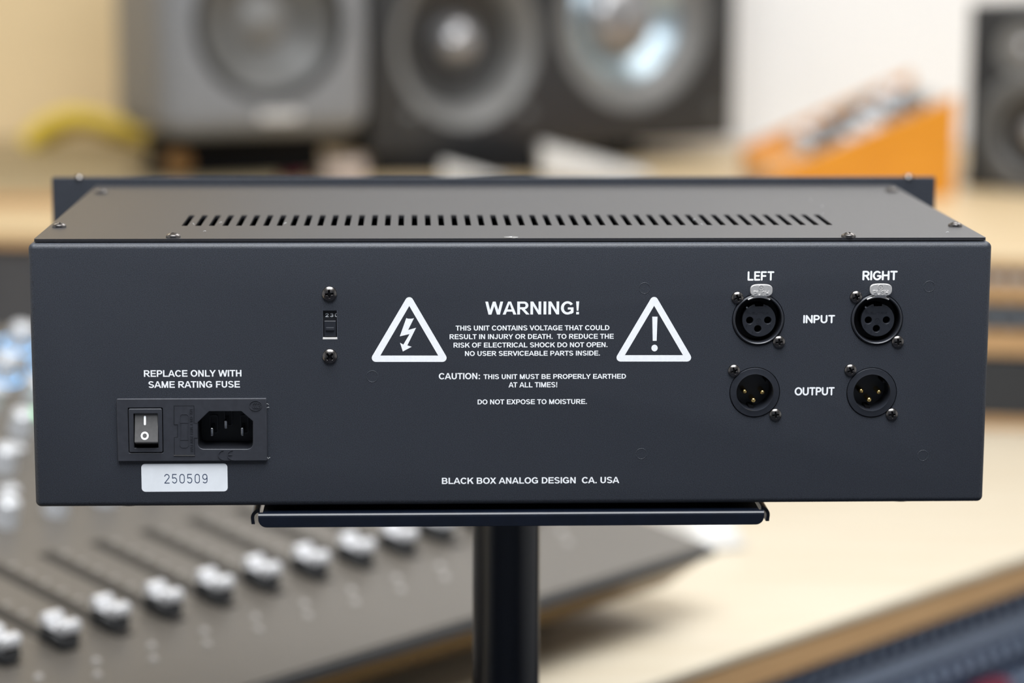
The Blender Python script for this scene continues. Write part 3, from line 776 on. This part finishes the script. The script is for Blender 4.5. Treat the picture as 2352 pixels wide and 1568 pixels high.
# screws
def screw_mesh(R, h, k=1.0, flat=False):
    nr, na = 22, 64; vs = []; fs = []
    for i in range(nr+1):
        r = R*i/nr
        for j in range(na):
            a = 2*PI*j/na; x, y = r*math.cos(a), r*math.sin(a)
            t = r/R; z = h*(1-.62*t**2.4) if t < .999 else h*.18
            if flat: z = h
            lo = min(abs(x), abs(y))/R; hi = max(abs(x), abs(y))/R
            d = 0
            wdt = .115+.06*max(0, (.5-hi))
            if hi < .56: d = max(0, min(1, (wdt-lo)/.035))*max(0, min(1, (.56-hi)/.10))
            if hi < .22: d = max(d, max(0, min(1, (.27-(lo+hi)*.75)/.05)))
            vs.append((x, y, z-d*h*k*.85))
    for i in range(nr):
        for j in range(na): fs.append((i*na+j, i*na+(j+1) % na, (i+1)*na+(j+1) % na, (i+1)*na+j))
    b0 = len(vs)
    for j in range(na): a = 2*PI*j/na; vs.append((R*math.cos(a), R*math.sin(a), -.0002))
    for j in range(na): fs.append((nr*na+j, nr*na+(j+1) % na, b0+(j+1) % na, b0+j))
    me = bpy.data.meshes.new('screw'); me.from_pydata(vs, [], fs); me.update()
    bm = bmesh.new(); bm.from_mesh(me); bmesh.ops.remove_doubles(bm, verts=bm.verts, dist=1e-8)
    bmesh.ops.recalc_face_normals(bm, faces=bm.faces)
    bm.to_mesh(me); bm.free(); me.materials.append(SCREW); me.materials.append(SCREW_D)
    for p in me.polygons:
        c = p.center; t = math.hypot(c.x, c.y)/R
        if t < .55 and c.z < h*(1-.62*t**2.4)-h*.40*k: p.material_index = 1
    shade(me, 30); return me
SB = screw_mesh(.00340, .0019); SM = screw_mesh(.00282, .0016); ST = screw_mesh(.00335, .0021)
def rear_screw(me, px, py, rot, parent=None):
    x, z = pp(px, py, -.0005)
    o = link('screw', me, None, parent or ru, Vector((x, -.0001, z))+O, (PI/2, 0, 0)); o.rotation_euler = Euler((PI/2, 0, 0)); o.rotation_euler.rotate_axis('Z', math.radians(rot)); return o
rear_screw(SB, 756.5, 674.5, 5); rear_screw(SB, 757.5, 818, 45)
for px, py, r in ((136, 519, 20), (398, 542.5, 60), (1949, 541.5, 10), (2194, 517, 35), (232, 441, 0), (2048, 437, 15)):
    p = gp(px, py, lz+.0005); o = link('lid_screw', ST, None, ru, Vector((p.x, p.y, lz+.0001))+O, (0, 0, math.radians(r)))
p = gp(1175, 548.6, lz); fsm = lathe([(0, .00002), (.0011, .00002), (.0012, .00012), (.0031, .00014), (.0034, .00004)], 32)
o = link('countersunk_screw', fsm, STEEL, ru, Vector((p.x, il+.0037, lz))+O, smooth=40)

# lightly pressed stud marks in the rear panel
for px, py, r in ((1480.5, 662, 12.3), (855, 864.5, 12.8), (1473, 1042, 12), (2134.5, 658, 12.3), (2120, 1046, 12)):
    x, z = pp(px, py); R = r/4900
    me = lathe([(R+.00020, 0), (R+.00007, .00009), (R-.00007, .00009), (R-.00020, 0)], 48)
    link('stud_mark', me, POWDER, ru, Vector((x, 0, z))+O, (PI/2, 0, 0), 60)

# ---- printing
def font_text(s, x0, y0, x1, y1, m=PRINT, bold=.018, name='printed_text', parent=None, y=0.0, h=.00003, sp=1.0, label=None):
    me = bold_text(s)
    a = pbox(x0, y0, x1, y1, y); fit(me, a[0], a[2], a[1], a[3])
    return RU(name, flip_xz(me, y-h), m, parent, label=label)
def rounded_text(s, x0, y0, x1, y1, w, gap, m=PRINT, name='printed_text', parent=None, y=0.0, h=.00003, space=.5, mono=None):
    me = stroke_text(s, w, 0, gap, space, mono)
    a = pbox(x0, y0, x1, y1, y); fit(me, a[0], a[2], a[1], a[3])
    return RU(name, flip_xz(me, y-h), m, parent)
for s, x0, x1, y0, y1, b in (
    ('WARNING!', 1114.6, 1330.3, 691.5, 722.7, .026),
    ('THIS UNIT CONTAINS VOLTAGE THAT COULD', 1046.5, 1399.8, 746.4, 759.1, .024),
    ('RESULT IN INJURY OR DEATH.  TO REDUCE THE', 1032.7, 1409.8, 766.1, 778.9, .024),
    ('RISK OF ELECTRICAL SHOCK DO NOT OPEN.', 1041.7, 1395.4, 785.5, 798.2, .024),
    ('NO USER SERVICEABLE PARTS INSIDE.', 1067.9, 1378, 804.9, 817.3, .024),
    ('CAUTION:', 1007.8, 1102.4, 856.0, 871, .026),
    ('THIS UNIT MUST BE PROPERLY EARTHED', 1110.6, 1437.9, 858, 870.6, .024),
    ('AT ALL TIMES!', 1168, 1280, 877, 889.6, .024),
    ('DO NOT EXPOSE TO MOISTURE.', 1097, 1348, 916, 928.5, .024),
    ('BLACK BOX ANALOG DESIGN  CA. USA', 1015, 1422.6, 1094.5, 1111.4, .026),
    ('REPLACE ONLY WITH', 330.6, 554.4, 849, 865.4, .030),
    ('SAME RATING FUSE', 341.2, 551, 874.4, 890.7, .030)):
    font_text(s, x0, y0, x1, y1, bold=b)
rounded_text('LEFT', 1717, 622.7, 1778.5, 644.3, .23, .30)
rounded_text('RIGHT', 1980.7, 621.5, 2062, 643.6, .23, .30)
rounded_text('INPUT', 1844.7, 723, 1918.2, 742.3, .23, .32)
rounded_text('OUTPUT', 1825, 888.6, 1917.2, 908, .23, .28)

# warning triangles
def round_poly(pts, r, n=6):
    out = []
    for i, p in enumerate(pts):
        a = Vector(pts[i-1]); b = Vector(p); c = Vector(pts[(i+1) % len(pts)])
        d1 = (a-b).normalized(); d2 = (c-b).normalized(); ang = d1.angle(d2); t = r/math.tan(ang/2)
        ctr = b+(d1+d2).normalized()*(r/math.sin(ang/2)); s = b+d1*t; e = b+d2*t
        a0 = math.atan2(s.y-ctr.y, s.x-ctr.x); a1 = math.atan2(e.y-ctr.y, e.x-ctr.x)
        dd = (a1-a0+PI) % (2*PI)-PI
        for k in range(n+1): out.append((ctr.x+r*math.cos(a0+dd*k/n), ctr.y+r*math.sin(a0+dd*k/n)))
    return out
def tri(cx, x0, x1, yt, yb, ix0, ix1, iyt, iyb):
    # sharp outer apex lies above the rounded one
    out = [pp(cx, yt-9), pp(x1+7.5, yb), pp(x0-7.5, yb)]
    inn = [pp(cx, iyt), pp(ix1, iyb), pp(ix0, iyb)]
    me = flip_xz(shape2d([round_poly(out, .00185), inn], .00002), -.00002); RU('warning_triangle', me, PRINT)
tri(940.0, 854.5, 1025.1, 682, 830.8, 873.6, 1006.4, 702.4, 816.3)
tri(1502.5, 1416.7, 1586.8, 681.6, 830, 1435.2, 1568.6, 702, 815.4)
bolt = [(1805, 642), (1830, 652), (1870, 655), (1905, 651), (1930, 645), (1835, 838), (1965, 802), (1822, 1090), (1893, 1113), (1748, 1190), (1702, 1047), (1757, 1077), (1858, 905), (1698, 942)]
me = flip_xz(shape2d([[pp(680+x/7.128, 640+y/7.128) for x, y in bolt]], .00002), -.00002); RU('lightning_arrow', me, PRINT)
ex = [(1498.2, 727), (1510.2, 727), (1508.2, 782.5), (1499.2, 782.5)]
me = flip_xz(shape2d([[pp(*q) for q in ex], circ(*pp(1503.4, 799), 7.1/4900, 32, 7.6/4900)], .00002), -.00002); RU('exclamation_mark', me, PRINT)

# serial sticker
x0, z0, x1, z1 = pbox(325.7, 1063.8, 522.2, 1129)
me = flip_xz(shape2d([rrect(x0, z0, x1, z1, .0018)], .00005), -.00005); lab = RU('serial_sticker', me, PAPER, label='white rounded serial number sticker')
rounded_text('250509', 377.5, 1087.7, 476.3, 1110, .10, .34, INK, 'sticker_digits', lab, -.0001, .00003, mono=.60)

# ---- voltage selector
x0, z0, x1, z1 = pbox(741, 713, 774.7, 779.8)
xm, zm = (x0+x1)/2, (z0+z1)/2
Yv = .0020
vsel = RU('voltage_selector', box((x0-.003, Yv, z0-.004), (x1+.003, Yv+.006, z1+.004)), PLASTIC_D)
rounded_text('230', 747.3, 719.0, 776.6, 727.8, .22, .55, PRINT, 'selector_digits', vsel, Yv, .00003)
a = pbox(745, 735.5, 772, 772, Yv)
RU('selector_slider', box((a[0], Yv-.0014, a[1]), (a[2], Yv, a[3]), .0002, 1), XLRM, vsel)
a = pbox(748, 751, 768, 759, Yv-.0014)
RU('slider_nub', box((a[0], Yv-.0022, a[1]), (a[2], Yv-.0013, a[3]), .0003, 2), XLRM, vsel)
for xx in (x0, x1-.0002): RU('selector_edge', box((xx, .0002, z0), (xx+.0002, Yv, z1)), STEEL, vsel)
RU('selector_edge', box((x0, .0001, z0), (x1, Yv, z0+.0009), .0002), WPLAST, vsel)

# ---- XLR input sockets (female)
def disc_at(name, me, m, x, z, y, parent, smooth=40):
    me.transform(Matrix.Translation(Vector((x, y, z))+O) @ Matrix.Rotation(PI/2, 4, 'X')); return link(name, me, m, parent, smooth=smooth)
for q, (tx, ty), in zip(FEM, ((1748.8, 666.8), (2023.2, 665.3))):
    cx, cz = pp(*q)
    prof = [(.0118, -.004), (.0118, .0004), (.0115, .0009), (.0111, .0011), (.0107, .0008), (.0106, .0002), (.0105, -.0006)]
    sh_ = disc_at('input_socket', lathe(prof, 64), XLRM, cx, cz, 0, ru)
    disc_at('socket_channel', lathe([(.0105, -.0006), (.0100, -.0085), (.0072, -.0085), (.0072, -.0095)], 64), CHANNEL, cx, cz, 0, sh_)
    ix, iz = pp(q[0]+2, q[1]+1.5, .001)
    IR = .0077
    hl = []
    for hx, hy in ((1722.0, 735.7), (1763.5, 735.4), (1740.5, 755)):
        X, Z = pp(hx-1741.5+q[0], hy-733.5+q[1], .001); hl.append(circ(X-ix, Z-iz, .00165, 20))
    key = [(IR*math.sin(math.radians(a)), IR*math.cos(math.radians(a))) for a in range(14, 347, 6)]
    key += [(-.0018, IR-.0014), (.0018, IR-.0014)]
    ins_ = shape2d([key]+hl, .0012, .0002)
    ip = disc_at('socket_insert', ins_, XLRM, ix, iz, .0024, sh_)
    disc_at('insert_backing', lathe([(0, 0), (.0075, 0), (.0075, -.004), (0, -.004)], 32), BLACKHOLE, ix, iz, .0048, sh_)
    # moulded marks
    zf = .0010
    a = pbox(q[0]-23.5, q[1]-17.5, q[0]+24.5, q[1]-12.5, zf)
    me = stroke_text('NEUTRIK', .12, .01, .25); fit(me, a[0], a[2], a[1], a[3], .00012); RU('moulded_mark', flip_xz(me, zf), XLRM, sh_)
    X, Z = pp(q[0]+1, q[1]+3.3, zf); me = strokes([arc(X, Z, .00125, .00125, 0, 360, 20), [(X-.0004, Z-.0007), (X-.0004, Z+.0006), (X+.0004, Z-.0006), (X+.0004, Z+.0007)]], .00018, .00015); RU('moulded_mark', flip_xz(me, zf), XLRM, sh_)
    for ch_, dx, dy in (('1', 28, 14), ('2', -27.5, 14.5), ('3', -13.5, 28.5)):
        a = pbox(q[0]+dx-1.5, q[1]+dy-3, q[0]+dx+(1 if ch_ == '1' else 1.8), q[1]+dy+3, zf)
        me = stroke_text(ch_, .16, .01); fit(me, a[0], a[2], a[1], a[3], .00012); RU('moulded_mark', flip_xz(me, zf), XLRM, sh_)
    X, Z = pp(q[0]-27, q[1]-28.5, .0012); disc_at('latch_pin', lathe([(0, .0006), (.0004, .0005), (.0006, 0)], 16), STEEL, X, Z, -.0002, sh_)
    # push tab
    a = pbox(tx-25.8, ty-14.2, tx+25.8, ty+14.2, -.0025)
    W2, H2 = (a[2]-a[0])/2, (a[3]-a[1])/2; CX, CZ = (a[0]+a[2])/2, (a[1]+a[3])/2
    N_ = 48; out = []
    for k in range(N_):
        an = 2*PI*k/N_; c_, s_ = math.cos(an), math.sin(an)
        e_ = .62 if s_ > 0 else .52
        xx = math.copysign(abs(c_)**e_, c_)*W2*(1 if s_ > 0 else 1-.10*abs(s_)); zz = math.copysign(abs(s_)**e_, s_)*H2
        out.append((CX+xx, CZ+zz))
    me = flip_xz(shape2d([out], .0004, .0003), -.0022); tab = RU('push_tab', me, NICKEL, sh_, smooth=50, label='metal push release tab')
    yt_ = -.0029
    a = pbox(tx-18.5, ty+1.5, tx+18, ty+12, yt_); me = stroke_text('PUSH', .20, .01, .26); fit(me, a[0], a[2], a[1], a[3], .00035); me = flip_xz(me, yt_); move(me, O)
    bmw = me
    X, Z = pp(tx-.5, ty-6.2, yt_)
    me2 = strokes([arc(X, Z, .00115, .00115, 0, 360, 20), [(X-.0004, Z-.0006), (X-.0004, Z+.0006), (X+.0004, Z-.0006), (X+.0004, Z+.0006)]], .0002, .0002); me2 = flip_xz(me2, yt_); move(me2, O)
    tb = bmesh.new(); tb.from_mesh(bmw); tb.from_mesh(me2); me3 = bpy.data.meshes.new('p'); tb.to_mesh(me3); tb.free()
    link('push_lettering', me3, NICKEL, sh_)
    # latch spring arc under the tab
    R_ = .0106; pts_ = [(cx+R_*math.sin(math.radians(a_)), -.0013, cz+R_*math.cos(math.radians(a_))) for a_ in range(-28, 31, 4)]
    RU('latch_spring', tube(pts_, .00042, 8), NICKEL, sh_, smooth=60)
    RU('latch_neck', box((CX-.0027, -.0022, CZ-H2-.0006), (CX+.0027, -.0014, CZ-H2+.0008), .0002), NICKEL, sh_)
for px, py, r in ((1694, 683.7, 20), (1789.3, 785, 5), (1966.5, 681.7, 20), (2062, 784.7, 5), (1686, 851, 20), (1781, 952, 5), (1953.6, 850, 25), (2048.5, 951.3, 5)):
    rear_screw(SM, px, py, r)

# ---- XLR output sockets (male)
for q, pins in zip(MAL, (((1710.6, 899.2), (1752.1, 901), (1731, 919.4)), ((1978.4, 898), (2019.7, 900.3), (1997, 918.1)))):
    cx, cz = pp(*q)
    ox = .0002
    prof = [(.01140, -.004), (.01140, .0003), (.0112, .0006), (.0090, .0007), (.0086, .0008), (.0084, .0002), (.0082, -.0125), (0, -.0125)]
    sh_ = disc_at('output_socket', lathe(prof, 64), XLRM, cx, cz, 0, ru)
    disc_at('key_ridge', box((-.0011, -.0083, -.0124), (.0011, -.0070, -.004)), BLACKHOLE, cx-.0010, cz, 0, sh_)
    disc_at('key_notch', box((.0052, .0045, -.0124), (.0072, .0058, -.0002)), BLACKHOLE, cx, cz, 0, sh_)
    for hx, hy in pins:
        X, Z = pp(hx, hy, .0030)
        disc_at('contact_pin', lathe([(0, 0), (.0006, -.0001), (.00105, -.0005), (.0012, -.0011), (.0012, -.0094)], 20), GOLD, X, Z, .0030, sh_)

# ---- mains inlet with rocker switch and fuse drawer
HP = .0016
x0, z0, x1, z1 = pbox(271, 914.7, 612, 1059.6, -HP)
rk_ = pbox(296, 936.4, 373.3, 1040, -HP); fz = pbox(400, 931.2, 446, 1044.2, -HP)
inl = [pp(x, y, -HP) for x, y in ((480.6, 944.7), (554.4, 944.7), (580.8, 967.6), (580.8, 1031), (454.6, 1031), (454.6, 969.6))]
hole = rp_poly(inl, (.0004, .0004, .0004, .0026, .0026, .0004))
outer = rrect(x0, z0, x1, z1, .0005, 3)
plate = flip_xz(shape2d([outer, rrect(*rk_, .0005, 3), hole], .0008, .0003), -.0005)
inlet = RU('mains_inlet', plate, PLASTIC, smooth=30)
# deep walls of the inlet well
nh = len(hole); ctrh = Vector((sum(p[0] for p in hole)/nh, sum(p[1] for p in hole)/nh))
vs = [(p[0], -HP+.0004, p[1]) for p in hole]+[(ctrh.x+(p[0]-ctrh.x)*.985, .0155, ctrh.y+(p[1]-ctrh.y)*.985) for p in hole]
me = raw(vs, [(i, (i+1) % nh, nh+(i+1) % nh, nh+i) for i in range(nh)]+[tuple(range(nh, 2*nh))]); me.flip_normals()
RU('inlet_well', me, PLASTIC_D, inlet, smooth=30)
# block inside the well
b = pbox(464, 966, 574, 1030, .008)
for hx, hy in ((486.5, 992), (556.5, 991.5), (518.5, 975)):
    X, Z = pp(hx, hy, .004)
    RU('inlet_pin', box((X-.00072, .004, Z-.0020), (X+.00072, .0154, Z+.0020), .0005, 3), STEEL, inlet, smooth=40)
for hx, hy in ((491, 975), (561, 975), (524, 958)):
    X, Z = pp(hx, hy, .013)
    me = flip_xz(shape2d([rrect(X-.0019, Z-.0043, X+.0019, Z+.0043, .001), rrect(X-.0015, Z-.0039, X+.0015, Z+.0039, .0008)], .0006), .0146)
    RU('pin_guide', me, PLASTIC, inlet)
# rocker
fr_ = flip_xz(shape2d([rrect(rk_[0]+.0003, rk_[1]+.0003, rk_[2]-.0003, rk_[3]-.0003, .0006, 3), pbox(308.5, 949.5, 362.3, 1028.5, -HP) and rrect(*pbox(308.5, 949.5, 362.3, 1028.5, -HP), .0004, 3)], .0009, .0003), -.0008)
RU('switch_frame', fr_, PLASTIC, inlet, smooth=30)
a = pbox(309.5, 951, 361.5, 1014.5, -.0035)
zt_, zb_ = a[3], a[1]; xa, xb = a[0], a[2]
# rocker profile (y,z): top pressed in, bottom proud
pr_ = [(.000, zt_+.0002), (-.0010, zt_-.0002)]+[(-.0010-.0034*(k/8)**1.4, zt_-.0002-(zt_-zb_-.0002)*k/8) for k in range(1, 9)]+[(-.0040, zb_-.0004), (-.0010, zb_-.0016), (.004, zb_-.0016), (.004, zt_)]
n_ = len(pr_)
vs = [(xa, y, z) for y, z in pr_]+[(xb, y, z) for y, z in pr_]
me = raw(vs, [tuple(range(n_)), tuple(range(n_, 2*n_))]+[(i, (i+1) % n_, n_+(i+1) % n_, n_+i) for i in range(n_)])
bm = bmesh.new(); bm.from_mesh(me); bmesh.ops.bevel(bm, geom=[e for e in bm.edges if e.calc_face_angle(0) > .7], offset=.0002, segments=2, affect='EDGES'); bm.to_mesh(me); bm.free()
RU('rocker_switch', me, ROCKER, inlet, smooth=30, label='grey rocker switch pressed in at its top')
def rock_y(z): 
    t = max(0, min(1, (zt_-.0002-z)/(zt_-zb_-.0002))); return -.0010-.0034*t**1.4
def wrap(me, off):
    for v in me.vertices: v.co.z, v.co.y = v.co.y, v.co.z       # XY -> XZ
    for v in me.vertices: v.co.y = rock_y(v.co.z)-off-v.co.y
    return me
X, Z0 = pp(332.6, 974, -.0022); _, Z1 = pp(332.6, 958, -.0022)
me = strokes([[(X, Z0+(Z1-Z0)*k/5) for k in range(6)]], .00095, .00003)
RU('switch_mark', wrap(me, .00003), PRINT, inlet)
X, Z0 = pp(332.4, 1000.5, -.0035); me = strokes([arc(X, Z0, .0014, .0014, 0, 360, 24)], .00078, .00003)
RU('switch_mark', wrap(me, .00003), PRINT, inlet)
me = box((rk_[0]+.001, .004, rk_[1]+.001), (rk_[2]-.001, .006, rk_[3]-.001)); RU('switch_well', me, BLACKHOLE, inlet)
# fuse drawer: seam grooves (dark) and raised outline of a fuse
yq = -HP
def line_px(pts, w, h, m, name, y=yq):
    me = strokes([[pp(x, yy_, y) for x, yy_ in pts]], w, h); return RU(name, flip_xz(me, y), m, inlet)
def z1c(x, y): return (240+x/4.6125, 820+y/4.6125)
dr = [(737, 515), (948, 515), (948, 700), (988, 700), (988, 855), (952, 855), (955, 1035), (740, 1035), (740, 850), (776, 846), (776, 714), (737, 712), (737, 515)]
drp = [pp(*z1c(*p), yq) for p in dr[:-1]]
me = flip_xz(shape2d([drp], .00010, 0), yq); RU('fuse_drawer', me, PLASTIC, inlet)
line_px([z1c(*p) for p in dr], .00030, .00012, PLASTIC_D, 'drawer_seam')
line_px([z1c(737, 1040), z1c(955, 1040)], .00035, .00030, ROCKER, 'drawer_lip')
fo = [(815, 603), (875, 603), (892, 622), (892, 935), (872, 955), (820, 955), (800, 935), (800, 625), (815, 603)]
line_px([z1c(*p) for p in fo], .00022, .00026, PLASTIC, 'fuse_outline')
line_px([z1c(800, 692), z1c(892, 692)], .00022, .00026, PLASTIC, 'fuse_outline')
line_px([z1c(800, 872), z1c(892, 872)], .00022, .00026, PLASTIC, 'fuse_outline')
line_px([z1c(812, 700), z1c(812, 862)], .00018, .00024, PLASTIC, 'fuse_outline')
line_px([z1c(880, 700), z1c(880, 862)], .00018, .00024, PLASTIC, 'fuse_outline')
# moulded wording running down the drawer
me = stroke_text('USE ONLY WITH 250V FUSE', .10, .01, .28, .55)
me.transform(Matrix.Rotation(-PI/2, 4, 'Z')); a = pbox(*z1c(912, 548), *z1c(934, 1005), yq); fit(me, a[0], a[2], a[1], a[3], .0003)
RU('moulded_wording', flip_xz(me, yq), PLASTIC, inlet)
# approval marks
def marks(lines, w, h, name):
    me = strokes([[pp(*z1c(*p), yq) for p in l] for l in lines], w, h); RU(name, flip_xz(me, yq), PLASTIC, inlet)
marks([arc(1265, 1035, 58, 50, 95, 265, 14), arc(1362, 1035, 58, 50, 95, 265, 14), [(1306, 1035), (1350, 1035)]], .00030, .00030, 'approval_mark')
marks([arc(1600, 513, 66, 52, 0, 360, 30)]+[arc(1592+i*22, 513, 24, 28, 90, 270, 8) for i in range(3)]+[arc(1640, 505, 10, 10, -90, 90, 5), arc(1640, 525, 10, 10, -90, 90, 5)], .00022, .00028, 'approval_mark')
# lint caught at the corner of the inlet and on the lid
lb = bmesh.new()
def lint(p, s):
    d = Vector((random.uniform(-1, 1), random.uniform(-.3, .3), random.uniform(-.6, .6))).normalized()
    m_ = tube([p-d*s, p+Vector((0, 0, s*.4)), p+d*s], s*.14, 5); lb.from_mesh(m_)
for px, py in ((614.5, 928), (615.5, 936), (618, 1052), (614, 1053)): x, z = pp(px, py, -.0006); lint(Vector((x, -.0006, z)), .0006)
for px, py in ((1862, 461), (1888, 475), (1890, 493), (507, 512), (655, 514), (470, 532), (2176, 534), (1595, 505), (1612, 516), (445, 516)): lint(gp(px, py, lz)+Vector((0, 0, .0002)), .0007)
me = bpy.data.meshes.new('lint'); lb.to_mesh(me); lb.free(); move(me, O)
tag(link('lint', me, LINT, ru), kind='stuff')
